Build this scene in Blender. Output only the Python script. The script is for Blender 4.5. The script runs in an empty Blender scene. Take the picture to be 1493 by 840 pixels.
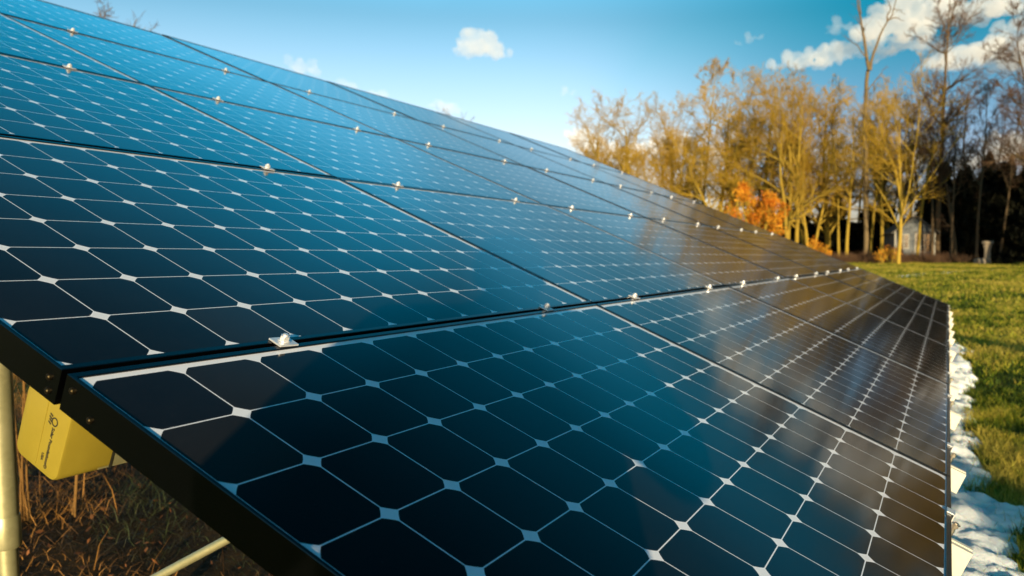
import bpy, bmesh, math, random
import numpy as np
from mathutils import Matrix, Vector
R_ = math.radians
sc = bpy.context.scene
COL = sc.collection
random.seed(7)

# ------------------------------------------------------------------ camera
PITCH = 0.1275                       # spacing of the solar cells (m)
TILT = 0.39833449385750347           # slope of the array
ZB = 0.75                            # height of its lower edge
CW = Vector((-0.5897494837, 0.0204865853, 1.3005278418))
RW = ((0.4330375223, -0.0615769032, 0.8992701425),   # columns: right, down, forward
      (-0.9013758951, -0.0295826744, 0.4320258801),
      (0.0, -0.9976638464, -0.0683143442))
cam = bpy.data.cameras.new('photo_camera')
camo = bpy.data.objects.new('photo_camera', cam); COL.objects.link(camo); sc.camera = camo
M = Matrix.Identity(4)
for i in range(3):
    M[i][0] = RW[i][0]; M[i][1] = -RW[i][1]; M[i][2] = -RW[i][2]; M[i][3] = CW[i]
camo.matrix_world = M
cam.sensor_width = 36.0; cam.sensor_fit = 'HORIZONTAL'
cam.lens = 36.0 * 1145.68 / 1493.0
cam.shift_x = (746.5 - 831.2) / 1493.0
cam.shift_y = (452.74 - 420.0) / 1493.0
cam.clip_start = 0.02; cam.clip_end = 6000
cam.dof.use_dof = True; cam.dof.focus_distance = 1.3; cam.dof.aperture_fstop = 6.0

# ------------------------------------------------------------------ sky and sun
SUN_AZ = 29.4 + 180.0; SUN_EL = 6.5
w = bpy.data.worlds.new("World"); sc.world = w; w.use_nodes = True
nt = w.node_tree; N = nt.nodes; L = nt.links
bg = N['Background']; bg.inputs[1].default_value = 0.105
sky = N.new('ShaderNodeTexSky'); sky.sky_type = 'NISHITA'; sky.sun_disc = False
sky.sun_elevation = R_(SUN_EL)
_a = R_(SUN_AZ); sky.sun_rotation = math.atan2(math.cos(_a), math.sin(_a))
tc = N.new('ShaderNodeTexCoord')
sx_ = N.new('ShaderNodeSeparateXYZ'); L.new(tc.outputs['Generated'], sx_.inputs[0])
def wm(op, a, b=0.0):
    x = N.new('ShaderNodeMath'); x.operation = op
    for k, v in ((0, a), (1, b)):
        if isinstance(v, float): x.inputs[k].default_value = v
        else: L.new(v, x.inputs[k])
    return x.outputs[0]
def wr(v, a, b, c=0.0, d=1.0):
    x = N.new('ShaderNodeMapRange'); x.interpolation_type = 'SMOOTHSTEP'; L.new(v, x.inputs[0])
    for k, q in ((1, a), (2, b), (3, c), (4, d)): x.inputs[k].default_value = q
    return x.outputs[0]
AZ_ = wm('ARCTAN2', sx_.outputs[1], sx_.outputs[0]); EL_ = wm('ARCSINE', sx_.outputs[2])
pale = wm('MULTIPLY', wr(AZ_, R_(1), R_(30)), wr(EL_, R_(9), R_(27), 1.0, 0.0))
low = wr(EL_, R_(4), R_(17), .95, 0.0)
gr = N.new('ShaderNodeMixRGB'); gr.blend_type = 'MIX'
gr.inputs[1].default_value = (0.0, 0.62, 0.82, 1); gr.inputs[2].default_value = (0.95, 1.42, 1.68, 1)
L.new(pale, gr.inputs[0])
g3 = N.new('ShaderNodeMixRGB'); g3.inputs[1].default_value = (0.86, 0.82, 1.32, 1); g3.inputs[2].default_value = (1.75, 1.55, 1.95, 1)
L.new(wr(AZ_, R_(8), R_(24)), g3.inputs[0])
g2 = N.new('ShaderNodeMixRGB'); L.new(gr.outputs[0], g2.inputs[1]); L.new(g3.outputs[0], g2.inputs[2]); L.new(wm('MAXIMUM', low, wm('MULTIPLY', wr(EL_, R_(4), R_(19), .95, 0.0), wr(AZ_, R_(14), R_(26)))), g2.inputs[0])
gr = N.new('ShaderNodeMixRGB'); gr.blend_type = 'MULTIPLY'; gr.inputs[0].default_value = 1
L.new(g2.outputs[0], gr.inputs[1]); L.new(wm('MULTIPLY', wr(EL_, R_(16), R_(24), 1.0, 3.3), wm('MULTIPLY', wm('MAXIMUM', wr(EL_, R_(24), R_(42), 1.0, .26), wr(EL_, R_(48), R_(66), 0.0, .85)), wm('MAXIMUM', wr(EL_, R_(16), R_(27), 1.0, .42), wr(AZ_, R_(12), R_(36))))), gr.inputs[2])
mu = N.new('ShaderNodeMixRGB'); mu.blend_type = 'MULTIPLY'; mu.inputs[0].default_value = 1
L.new(sky.outputs[0], mu.inputs[1]); L.new(gr.outputs[0], mu.inputs[2])
L.new(mu.outputs[0], bg.inputs[0])
sl = bpy.data.lights.new('sun', 'SUN'); sl.energy = 5.0; sl.angle = R_(0.5); sl.color = (1.0, 0.80, 0.48)
so = bpy.data.objects.new('sun', sl); COL.objects.link(so)
_e = R_(SUN_EL)
SUN = Vector((math.cos(_a) * math.cos(_e), math.sin(_a) * math.cos(_e), math.sin(_e)))
so.rotation_euler = SUN.to_track_quat('Z', 'Y').to_euler(); so.location = SUN * 60
vs = sc.view_settings
vs.view_transform = 'Standard'; vs.look = 'None'; vs.exposure = 0.65; vs.gamma = 1.0; vs.use_curve_mapping = False
sc.cycles.volume_bounces = 4; sc.cycles.max_bounces = 8; sc.cycles.transparent_max_bounces = 8
sc.cycles.use_denoising = True

# ------------------------------------------------------------------ helpers
class NG:
    """small material builder"""
    def __init__(s, name):
        s.m = bpy.data.materials.new(name); s.m.use_nodes = True
        s.nt = s.m.node_tree; s.n = s.nt.nodes; s.l = s.nt.links; s.p = s.n['Principled BSDF']
    def add(s, t, **k):
        x = s.n.new(t)
        for a, v in k.items(): setattr(x, a, v)
        return x
    def set(s, sock, v):
        if hasattr(v, 'is_output') or isinstance(v, bpy.types.NodeSocket): s.l.new(v, sock)
        else: sock.default_value = v
    def math(s, op, a, b=0.0, c=None, clamp=False):
        x = s.add('ShaderNodeMath', operation=op, use_clamp=clamp)
        s.set(x.inputs[0], a); s.set(x.inputs[1], b)
        if c is not None: s.set(x.inputs[2], c)
        return x.outputs[0]
    def mix(s, f, a, b, blend='MIX'):
        x = s.add('ShaderNodeMixRGB', blend_type=blend)
        s.set(x.inputs[0], f); s.set(x.inputs[1], a); s.set(x.inputs[2], b)
        return x.outputs[0]
    def noise(s, vec, scale, detail=4, rough=.55, out=0):
        x = s.add('ShaderNodeTexNoise'); x.inputs['Scale'].default_value = scale
        x.inputs['Detail'].default_value = detail; x.inputs['Roughness'].default_value = rough
        if vec is not None: s.l.new(vec, x.inputs['Vector'])
        return x.outputs[out]
    def ramp(s, f, *stops):
        x = s.add('ShaderNodeValToRGB'); e = x.color_ramp.elements
        while len(e) > 1: e.remove(e[-1])
        e[0].position = stops[0][0]; e[0].color = stops[0][1]
        for p, c in stops[1:]:
            k = e.new(p); k.color = c
        s.l.new(f, x.inputs[0]); return x.outputs[0]
    def obj(s):
        return s.add('ShaderNodeTexCoord').outputs['Object']
    def pos(s):
        return s.add('ShaderNodeNewGeometry').outputs['Position']
    def bump(s, h, strength, dist):
        x = s.add('ShaderNodeBump'); x.inputs['Strength'].default_value = strength
        x.inputs['Distance'].default_value = dist; s.l.new(h, x.inputs['Height'])
        s.l.new(x.outputs[0], s.p.inputs['Normal'])
    def base(s, v): s.set(s.p.inputs['Base Color'], v)
    def pr(s, **k):
        for a, v in k.items(): s.set(s.p.inputs[a.replace('_', ' ')], v)
        return s
def c4(r, g, b): return (r, g, b, 1.0)

def link(name, me, mat=None, parent=None):
    o = bpy.data.objects.new(name, me); COL.objects.link(o)
    if mat is not None and not me.materials: me.materials.append(mat)
    if parent: o.parent = parent
    return o
def mesh_py(name, V, F, mat=None, parent=None, smooth=False):
    me = bpy.data.meshes.new(name); me.from_pydata([tuple(v) for v in V], [], F)
    if smooth: me.polygons.foreach_set('use_smooth', [True] * len(me.polygons))
    me.update(); return link(name, me, mat, parent)
def mesh_np(name, V, Q, smooth=False, attr=None):
    """quads only"""
    me = bpy.data.meshes.new(name); V = np.asarray(V, np.float32); Q = np.asarray(Q, np.int32)
    me.vertices.add(len(V)); me.vertices.foreach_set('co', V.ravel())
    me.loops.add(Q.size); me.loops.foreach_set('vertex_index', Q.ravel())
    me.polygons.add(len(Q)); me.polygons.foreach_set('loop_start', np.arange(0, Q.size, 4, dtype=np.int32))
    if smooth: me.polygons.foreach_set('use_smooth', np.ones(len(Q), bool))
    me.update(calc_edges=True); me.validate()
    if attr is not None:
        at = me.attributes.new('tint', 'FLOAT', 'POINT'); at.data.foreach_set('value', np.asarray(attr, np.float32))
    return me
class MB:
    def __init__(s): s.V = []; s.F = []
    def add(s, V, F):
        b = len(s.V); s.V += [Vector(v) for v in V]; s.F += [tuple(i + b for i in f) for f in F]
    def box(s, x0, x1, y0, y1, z0, z1, M=None):
        V = [Vector((x, y, z)) for z in (z0, z1) for y in (y0, y1) for x in (x0, x1)]
        if M is not None: V = [M @ v for v in V]
        s.add(V, [(0, 2, 3, 1), (4, 5, 7, 6), (0, 1, 5, 4), (2, 6, 7, 3), (0, 4, 6, 2), (1, 3, 7, 5)])
    def cyl(s, p0, p1, r0, r1=None, n=20, caps=True):
        p0 = Vector(p0); p1 = Vector(p1); r1 = r0 if r1 is None else r1
        d = (p1 - p0).normalized(); a = d.orthogonal().normalized(); b = d.cross(a)
        V = []
        for p, r in ((p0, r0), (p1, r1)):
            for k in range(n):
                t = 2 * math.pi * k / n; V.append(p + r * (math.cos(t) * a + math.sin(t) * b))
        F = [(k, (k + 1) % n, n + (k + 1) % n, n + k) for k in range(n)]
        if caps: F += [tuple(range(n))[::-1], tuple(range(n, 2 * n))]
        s.add(V, F)
    def prism(s, poly, axis_fn, t0, t1):
        """poly: 2-D outline, axis_fn(u,v,t) -> point"""
        n = len(poly); V = [axis_fn(u, v, t0) for u, v in poly] + [axis_fn(u, v, t1) for u, v in poly]
        F = [(k, (k + 1) % n, n + (k + 1) % n, n + k) for k in range(n)] + [tuple(range(n))[::-1], tuple(range(n, 2 * n))]
        s.add(V, F)
    def lathe(s, prof, o, n=24):
        o = Vector(o); V = []
        for r, z in prof:
            for k in range(n):
                t = 2 * math.pi * k / n; V.append(o + Vector((r * math.cos(t), r * math.sin(t), z)))
        F = []
        for j in range(len(prof) - 1):
            for k in range(n):
                k2 = (k + 1) % n; F.append((j * n + k, j * n + k2, (j + 1) * n + k2, (j + 1) * n + k))
        F += [tuple(range(n))[::-1], tuple((len(prof) - 1) * n + k for k in range(n))]
        s.add(V, F)
    def build(s, name, mat, parent=None, smooth=False, bevel=0):
        o = mesh_py(name, s.V, s.F, mat, parent)
        bm = bmesh.new(); bm.from_mesh(o.data); bmesh.ops.recalc_face_normals(bm, faces=bm.faces)
        bm.to_mesh(o.data); bm.free()
        if smooth:
            o.data.polygons.foreach_set('use_smooth', [True] * len(o.data.polygons))
            try: o.data.set_sharp_from_angle(angle=R_(40))
            except Exception: pass
        if bevel:
            b = o.modifiers.new('bevel', 'BEVEL'); b.width = bevel; b.segments = 2; b.limit_method = 'ANGLE'
        return o
def empty(name, loc=(0, 0, 0), rot=None):
    o = bpy.data.objects.new(name, None); COL.objects.link(o); o.location = loc; o.empty_display_size = .1
    if rot is not None: o.rotation_euler = rot
    return o
def tag(o, label, cat, group=None):
    o['label'] = label; o['category'] = cat
    if group: o['group'] = group
    return o
def kind(o, k):
    o['kind'] = k; return o
def copy_tree(o, parent=None):
    c = o.copy(); COL.objects.link(c)
    if parent: c.parent = parent
    for ch in list(o.children): copy_tree(ch, c)
    return c
ORD = ['first', 'second', 'third', 'fourth', 'fifth', 'sixth', 'seventh', 'eighth', 'ninth', 'tenth', 'eleventh',
       'twelfth', 'thirteenth', 'fourteenth', 'fifteenth', 'sixteenth', 'seventeenth', 'eighteenth', 'nineteenth', 'twentieth', 'twenty-first', 'twenty-second', 'twenty-third', 'twenty-fourth']
WM = Matrix.Rotation(TILT, 3, 'X')
O3 = Vector((0, 0, ZB))
def P(a, b, n=0.0):
    """point of the array: a cells along it, b cells up the slope from the lattice, n above the cells"""
    return O3 + PITCH * (WM @ Vector((a, b + 8.09, n)))
AZF = R_(25.66)
def polar(az, d, z=None):
    x = CW.x + d * math.cos(R_(az)); y = CW.y + d * math.sin(R_(az))
    return Vector((x, y, gz(x, y) if z is None else z))

# ------------------------------------------------------------------ ground
def sm(t): t = np.clip(t, 0, 1); return t * t * (3 - 2 * t)
def gz(x, y):
    """height of the ground: level at the array, rising gently to the wood"""
    d = np.hypot(np.asarray(x, float) + .6, np.asarray(y, float))
    z = np.clip(d - 5.0, 0, 75.0) * .0166 + .018 * np.sin(x * 1.1 + .7) * np.sin(y * 1.7) * sm((d - 1) / 3)
    z = z + .05 * np.sin(x * .21) * np.sin(y * .17 + 1)
    return float(z) if np.ndim(z) == 0 else z
def nonuni(lo, hi, c, near, ratio):
    v = [c]; s = near
    while v[-1] < hi: v.append(v[-1] + s); s *= ratio
    u = [c]; s = near
    while u[-1] > lo: u.append(u[-1] - s); s *= ratio
    return np.array(u[::-1][:-1] + v)
gx = nonuni(-600, 900, 4, .15, 1.035); gy = nonuni(-700, 700, 1, .15, 1.035)
X, Y = np.meshgrid(gx, gy); Z = gz(X, Y)
nx, ny = len(gx), len(gy)
idx = np.arange(nx * ny).reshape(ny, nx)
Q = np.stack([idx[:-1, :-1], idx[:-1, 1:], idx[1:, 1:], idx[1:, :-1]], -1).reshape(-1, 4)
g = NG('ground_soil'); pos = g.pos()
n1 = g.noise(pos, .35, 6, .6); n2 = g.noise(pos, 5.0, 6, .65); n3 = g.noise(pos, 45, 4, .7)
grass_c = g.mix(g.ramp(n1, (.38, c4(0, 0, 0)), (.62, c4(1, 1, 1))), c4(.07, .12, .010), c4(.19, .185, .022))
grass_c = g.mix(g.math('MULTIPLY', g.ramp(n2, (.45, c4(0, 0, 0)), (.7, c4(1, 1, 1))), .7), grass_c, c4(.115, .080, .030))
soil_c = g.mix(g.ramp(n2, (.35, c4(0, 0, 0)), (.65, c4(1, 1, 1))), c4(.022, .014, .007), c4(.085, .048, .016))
sep = g.add('ShaderNodeSeparateXYZ'); g.l.new(pos, sep.inputs[0])
def band(v, a, b):
    x = g.add('ShaderNodeMapRange', interpolation_type='SMOOTHSTEP'); g.set(x.inputs[0], v)
    x.inputs[1].default_value = a; x.inputs[2].default_value = b; return x.outputs[0]
wob = g.math('MULTIPLY', g.math('SUBTRACT', g.noise(pos, 1.5, 3), .5), 1.2)
yy = g.math('ADD', sep.outputs[1], wob); xx = g.math('ADD', sep.outputs[0], wob)
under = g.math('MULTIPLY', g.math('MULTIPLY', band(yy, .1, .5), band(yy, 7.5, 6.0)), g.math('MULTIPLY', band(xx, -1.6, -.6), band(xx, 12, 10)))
dist = g.math('SQRT', g.math('ADD', g.math('MULTIPLY', sep.outputs[0], sep.outputs[0]), g.math('MULTIPLY', sep.outputs[1], sep.outputs[1])))
wood = band(g.math('ADD', dist, g.math('MULTIPLY', wob, 3)), 55, 58)
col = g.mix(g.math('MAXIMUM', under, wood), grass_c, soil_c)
g.base(g.mix(g.math('MULTIPLY', n3, .6), col, c4(.01, .009, .003)))
g.pr(Roughness=.95, Specular_IOR_Level=.1); g.bump(n3, .9, .03)
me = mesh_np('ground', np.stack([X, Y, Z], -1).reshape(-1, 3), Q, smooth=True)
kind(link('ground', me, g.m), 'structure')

# ------------------------------------------------------------------ materials of the array
m = NG('cell_glass')
ob = m.obj(); sp = m.add('ShaderNodeSeparateXYZ'); m.l.new(ob, sp.inputs[0])
cx = m.math('DIVIDE', sp.outputs[0], PITCH); cy = m.math('DIVIDE', sp.outputs[1], PITCH)
fx = m.math('ABSOLUTE', m.math('SUBTRACT', m.math('FRACT', cx), .5)); fy = m.math('ABSOLUTE', m.math('SUBTRACT', m.math('FRACT', cy), .5))
rad = m.math('SQRT', m.math('ADD', m.math('MULTIPLY', fx, fx), m.math('MULTIPLY', fy, fy)))
ins = m.math('MULTIPLY', m.math('LESS_THAN', m.math('MAXIMUM', fx, fy), .4925), m.math('LESS_THAN', rad, .622))
def inside(v, a, b): return m.math('MULTIPLY', m.math('GREATER_THAN', v, a), m.math('LESS_THAN', v, b))
ins = m.math('MULTIPLY', ins, m.math('MULTIPLY', inside(cx, 0, 12), inside(cy, 0, 8)))
cmb = m.add('ShaderNodeCombineXYZ'); m.l.new(m.math('FLOOR', cx), cmb.inputs[0]); m.l.new(m.math('FLOOR', cy), cmb.inputs[1])
oi = m.add('ShaderNodeObjectInfo'); m.l.new(m.math('MULTIPLY', oi.outputs['Random'], 97.0), cmb.inputs[2])
wn = m.add('ShaderNodeTexWhiteNoise', noise_dimensions='3D'); m.l.new(cmb.outputs[0], wn.inputs['Vector'])
cell = m.mix(wn.outputs['Value'], c4(.0015, .0018, .0035), c4(.0045, .0040, .0055))
odd = m.math('GREATER_THAN', wn.outputs['Value'], .97)
cell = m.mix(odd, cell, c4(.010, .0085, .008))
sheet = c4(.80, .81, .90)
dirt = m.noise(ob, 9, 5, .65); dirt2 = m.noise(ob, 160, 2, .6)
speck = m.math('MULTIPLY', m.math('GREATER_THAN', m.noise(ob, 260, 1, .5), .76), .35)
m.base(m.mix(m.math('ADD', m.math('MULTIPLY', m.math('MULTIPLY', dirt, dirt2), .035), m.math('MULTIPLY', speck, .12)), m.mix(ins, sheet, cell), c4(.34, .31, .27)))
m.pr(Roughness=m.math('ADD', m.math('MULTIPLY', dirt, .07), .060), IOR=1.29, Sheen_Weight=.0045, Sheen_Roughness=.35, Sheen_Tint=c4(1, .93, .85))
wv = m.noise(ob, 1.6, 1, .4); m.bump(wv, .25, .004)
CELLS = m.m
m = NG('black_anodised'); nn = m.noise(m.obj(), 60, 3)
m.base(m.mix(nn, c4(.0003, .0004, .0006), c4(.0009, .001, .0014))); m.pr(Roughness=.24, Metallic=.0, IOR=1.42); FRAME = m.m
m = NG('aluminium'); nn = m.noise(m.obj(), 220, 3)
m.base(m.mix(nn, c4(.70, .70, .72), c4(.84, .83, .86))); m.pr(Roughness=.4, Metallic=.6); ALU = m.m
m = NG('rail_aluminium'); nn = m.noise(m.obj(), 90, 3)
m.base(m.mix(nn, c4(.66, .63, .56), c4(.80, .77, .68))); m.pr(Roughness=.5, Metallic=.35); RAIL = m.m
m = NG('steel_bolt'); m.base(c4(.50, .46, .40)); m.pr(Roughness=.35, Metallic=1.0); STEEL = m.m
m = NG('dark_screw'); m.base(c4(.05, .038, .02)); m.pr(Roughness=.5, Metallic=1.0); SCREW = m.m
m = NG('white_sheet'); m.base(c4(.55, .55, .55)); m.pr(Roughness=.6); BACK = m.m
m = NG('galvanised'); oc = m.obj(); v = m.add('ShaderNodeTexVoronoi'); v.inputs['Scale'].default_value = 90; m.l.new(oc, v.inputs['Vector'])
st = m.noise(oc, 14, 5, .7)
m.base(m.mix(st, m.mix(v.outputs['Color'], c4(.27, .26, .13), c4(.38, .36, .19), 'MIX'), c4(.46, .43, .25)))
m.pr(Roughness=m.math('ADD', m.math('MULTIPLY', st, .3), .28), Metallic=.55); GALV = m.m
m = NG('yellow_plastic'); oc = m.obj(); nn = m.noise(oc, 25, 5, .6)
m.base(m.mix(nn, c4(.23, .175, .018), c4(.29, .225, .027))); m.pr(Roughness=.42); m.bump(m.noise(oc, 300, 2), .08, .001); YEL = m.m
m = NG('black_print'); m.base(c4(.02, .018, .01)); m.pr(Roughness=.7); PRINT = m.m

# ------------------------------------------------------------------ solar panels
PA, PB = 12.32, 8.345                 # spacing of the panels, in cells
A0, A1, B0, B1 = -.062, 12.19, -.095, 8.165
LIP, LIPH, LIPA = .085, .021, .50
def frame_mesh():
    pr = [(0, -.36), (0, LIPH - .008), (.008, LIPH), (LIP - .008, LIPH), (LIP, LIPH - .008), (LIP, -.03), (.025, -.03), (.025, -.345), (.20, -.345), (.20, -.36)]
    V = []; F = []; n = len(pr)
    for d, z in pr:
        da = d * LIPA if d <= LIP else d
        for a, b in ((A0 + da, B0 + d), (A1 - da, B0 + d), (A1 - da, B1 - d), (A0 + da, B1 - d)):
            V.append(Vector((a, b, z)) * PITCH)
    for j in range(n):
        for k in range(4):
            k2 = (k + 1) % 4; j2 = (j + 1) % n
            F.append((j * 4 + k, j * 4 + k2, j2 * 4 + k2, j2 * 4 + k))
    return V, F
def make_panel():
    t = empty('solar_panel')
    mb = MB(); mb.add(*frame_mesh()); mb.build('frame', FRAME, t)
    e = .03
    mb = MB(); mb.box((A0 + e) * PITCH, (A1 - e) * PITCH, (B0 + e) * PITCH, (B1 - e) * PITCH, -.0035, 0)
    mb.build('glass', CELLS, t)
    mb = MB(); mb.box((A0 + .06) * PITCH, (A1 - .06) * PITCH, (B0 + .06) * PITCH, (B1 - .06) * PITCH, -.0075, -.0037)
    mb.build('backsheet', BACK, t)
    mb = MB(); mb.box(5.4 * PITCH, 6.4 * PITCH, 6.6 * PITCH, 7.4 * PITCH, -.03, -.0078)
    mb.build('junction_box', PRINT, t)
    return t
rows_txt = ['bottom row', 'second row from the bottom', 'middle row', 'second row from the top', 'top row']
cols_txt = ['nearest the camera', 'second from the near end', 'third from the near end', 'fourth from the near end', 'second from the far end', 'at the far end']
first = make_panel()
rng = random.Random(3)
near_panels = []
for r in range(5):
    for c in range(6):
        o = first if (r == 0 and c == 0) else copy_tree(first)
        base = P(c * PA, -8 + r * PB)
        o.location = base
        q = 0.0 if (c == 0 and r < 2) else R_(.11)
        o.rotation_euler = (TILT + rng.uniform(-q, q), rng.uniform(-q, q), 0)
        tag(o, 'black solar panel of the %s, %s' % (rows_txt[r], cols_txt[c]), 'solar panel', 'solar panels of the tilted array')
        if c == 0 and r in (0, 1): near_panels.append((r, o))
# screws in the near ends of the two frames that meet at the corner
for r, o in near_panels:
    fr = [x for x in o.children if x.name.startswith('frame')][0]
    ys = (8.04, 7.72) if r == 0 else (.055, .30)
    for y, z in ((ys[0], -.10), (ys[1], -.245)) if r == 0 else ((ys[0], -.13), (ys[0] - .02, -.27)):
        mb = MB(); mb.cyl((A0 * PITCH - .0022, y * PITCH, z * PITCH), (A0 * PITCH + .001, y * PITCH, z * PITCH), .0042, .005, 14)
        mb.cyl((A0 * PITCH - .0034, y * PITCH, z * PITCH), (A0 * PITCH - .002, y * PITCH, z * PITCH), .002, .0034, 14)
        mb.build('screw', SCREW, fr, smooth=True)

# ------------------------------------------------------------------ clamps on the seams
def make_clamp():
    t = empty('panel_clamp')
    mb = MB(); h = .5
    mb.box(-.0185, .0185, -.0145, .0145, .0031, .0062); mb.build('plate', ALU, t, bevel=.0008)
    mb = MB(); mb.cyl((0, 0, -.04), (0, 0, .0185), .0042, n=14); mb.cyl((0, 0, .0068), (0, 0, .0082), .0095, n=18)
    mb.cyl((0, 0, .0083), (0, 0, .0155), .0078, n=6); mb.build('bolt', ALU, t)
    return t
cl0 = make_clamp(); used = False
seams = ['lowest seam', 'second lowest seam', 'second highest seam', 'topmost seam']
for r in range(1, 5):
    k = 0
    for c in range(6):
        for fa in (2.6, 9.72):
            o = cl0 if not used else copy_tree(cl0); used = True
            o.location = P(c * PA + fa + rng.uniform(-.12, .12), -8 + r * PB - .09 - .045)
            o.rotation_euler = (TILT, 0, 0)
            bo = o.rotation_euler.copy()
            o.rotation_euler = (Matrix.Rotation(TILT, 3, 'X') @ Matrix.Rotation(rng.uniform(-.12, .12), 3, 'Z')).to_euler()
            tag(o, 'silver clamp on the %s between panels, %s from the near end' % (seams[r - 1], ORD[k]), 'clamp', 'silver clamps along the panel seams'); k += 1
# end clamps along the bottom edge
def make_end():
    t = empty('end_clamp')
    mb = MB(); mb.box(-.016, .016, -.004, .011, .0031, .0062); mb.box(-.016, .016, -.0072, -.0042, -.046, .0062); mb.build('plate', ALU, t, bevel=.0008)
    mb = MB(); mb.cyl((0, -.018, -.05), (0, -.018, -.012), .004, n=12); mb.cyl((0, -.018, -.024), (0, -.018, -.017), .0072, n=6)
    mb.cyl((0, -.018, -.0165), (0, -.018, -.015), .0095, n=16); mb.build('bolt', STEEL, t)
    return t
e0 = make_end(); used = False; k = 0
for c in range(6):
    for fa in (2.6, 9.72):
        o = e0 if not used else copy_tree(e0); used = True
        o.location = P(c * PA + fa + .12, -8 + B0); o.rotation_euler = (TILT, 0, 0)
        tag(o, 'small end clamp on the bottom edge of the array, %s from the near end' % ORD[k], 'clamp', 'silver end clamps along the bottom edge'); k += 1

# ------------------------------------------------------------------ racking: rails, beams, legs
TOPB = -8 + 4 * PB + B1
def make_rail():
    t = empty('mounting_rail'); mb = MB(); L0, L1 = (-8.62 + 8) * PITCH, (TOPB + 8 + .4) * PITCH
    wz = .0016; zt, zb = -.375 * PITCH, -.86 * PITCH
    h = .020
    mb.box(-h, -h + .003, L0, L1, zb, zt); mb.box(h - .003, h, L0, L1, zb, zt)
    mb.box(-h + .003, h - .003, L0, L1, zb, zb + .003); mb.box(-h + .003, -.006, L0, L1, zt - .003, zt); mb.box(.006, h - .003, L0, L1, zt - .003, zt)
    mb.build('channel', RAIL, t); return t
r0 = make_rail(); used = False; k = 0
for c in range(6):
    for fa in (2.6, 9.72):
        o = r0 if not used else copy_tree(r0); used = True
        o.location = P(c * PA + fa, -8); o.rotation_euler = (TILT, 0, 0)
        tag(o, 'pale rail end poking out below the bottom edge, %s from the near end' % ORD[k], 'rail', 'rails under the array'); k += 1
def make_beam(b0, label, capped):
    t = empty('support_beam', P(.5, b0)); t.rotation_euler = (TILT, 0, 0)
    mb = MB(); hw = .75 * PITCH; zt, zb = -.865 * PITCH, -1.66 * PITCH
    s = .0035; Lb = 6 * PA * PITCH - .1; x0 = .06
    for (y0, y1, z0, z1) in ((0, hw, zt - s, zt), (0, hw, zb, zb + s), (0, s, zb + s, zt - s), (hw - s, hw, zb + s, zt - s)):
        mb.box(x0, Lb, y0, y1, z0, z1)
    mb.build('tube', GALV, t)
    # moulded end cap: a rounded box with a raised fold across its face
    mb = MB(); r = .012; pts = []
    cyc = [(r, zb + r, 180, 270), (hw - r, zb + r, 270, 360), (hw - r, zt - r, 0, 90), (r, zt - r, 90, 180)]
    cyc = [(.002 + r, zb + r - .004, 180, 270), (hw - r, zb + r - .004, 270, 360), (hw - r, zt + .003 - r, 0, 90), (r, zt + .003 - r, 90, 180)]
    for (yc, zc, a0, a1) in cyc:
        for q in range(5):
            aa = R_(a0 + (a1 - a0) * q / 4)
            pts.append((yc + (r + .003) * math.cos(aa) - (.0 if yc < hw / 2 else 0), zc + (r + .003) * math.sin(aa)))
    cyy = sum(p[0] for p in pts) / len(pts); czz = sum(p[1] for p in pts) / len(pts); n = len(pts); V = []; F = []
    rings = [(.075, 1.0), (.004, 1.0), (.0008, .975), (0, .93)]
    for (x, sc_) in rings:
        for (y, z) in pts: V.append((x, cyy + (y - cyy) * sc_, czz + (z - czz) * sc_))
    for j in range(len(rings) - 1):
        for q in range(n): F.append((j * n + q, j * n + (q + 1) % n, (j + 1) * n + (q + 1) % n, (j + 1) * n + q))
    F.append(tuple(range((len(rings) - 1) * n, len(rings) * n)))
    mb.add(V, F); mb.box(-.0006, .001, hw * .50, hw * .50 + .0018, zb, zt)
    cp = mb.build('end_cap', YEL, t, smooth=True); 
    mb = MB(); mb.box(.0752, .0792, -.001, hw + .001, zb - .001, zt + .002); mb.build('gasket', PRINT, t)
    if capped:
        def txt(body, size, y, z, name):
            cu = bpy.data.curves.new(name, 'FONT'); cu.body = body; cu.size = size; cu.extrude = .00015; cu.offset = .00022; cu.align_x = 'LEFT'
            tmp = bpy.data.objects.new('tmp_text', cu); COL.objects.link(tmp)
            dg = bpy.context.evaluated_depsgraph_get(); me = bpy.data.meshes.new_from_object(tmp.evaluated_get(dg))
            bpy.data.objects.remove(tmp)
            o = link(name, me, PRINT, cp)
            o.matrix_local = Matrix(((0, 0, -1, -.0004), (0, -1, 0, y), (-1, 0, 0, z), (0, 0, 0, 1)))
            return o
        txt('Solar Foundations\u00ae', .0080, .0300, zt - .0335, 'lettering')
        txt('USA', .0064, .0395, zt - .078, 'lettering')
        mb = MB()
        def ringm(yc, zc, ro, ri, n=24):
            V = []; F = []
            for q in range(n):
                aa = 2 * math.pi * q / n
                for rr in (ro, ri): V.append((-.0005, yc + rr * math.cos(aa), zc + rr * math.sin(aa)))
            for q in range(n):
                q2 = (q + 1) % n; F.append((2 * q, 2 * q2, 2 * q2 + 1, 2 * q + 1))
            mb.add(V, F)
        ringm(.0275, zt - .0245, .0068, .0048)
        for q in range(4):
            z = zt - .0175 - q * .0042; y = .036 + (q % 2) * .001
            mb.add([(-.0005, y - .003, z), (-.0005, y + .0035, z + .0022), (-.0005, y + .0042, z + .0002), (-.0005, y - .002, z - .0024)], [(0, 1, 2, 3)])
        mb.build('emblem', PRINT, cp)
    tag(t, label, 'beam'); return t
make_beam(.76, 'galvanised beam with a yellow lettered end cap at the near corner of the array', True)
make_beam(9.4, 'galvanised beam under the middle of the array, above the round leg', False)
make_beam(26.0, 'galvanised beam high under the upper rows of the array', False)
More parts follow.
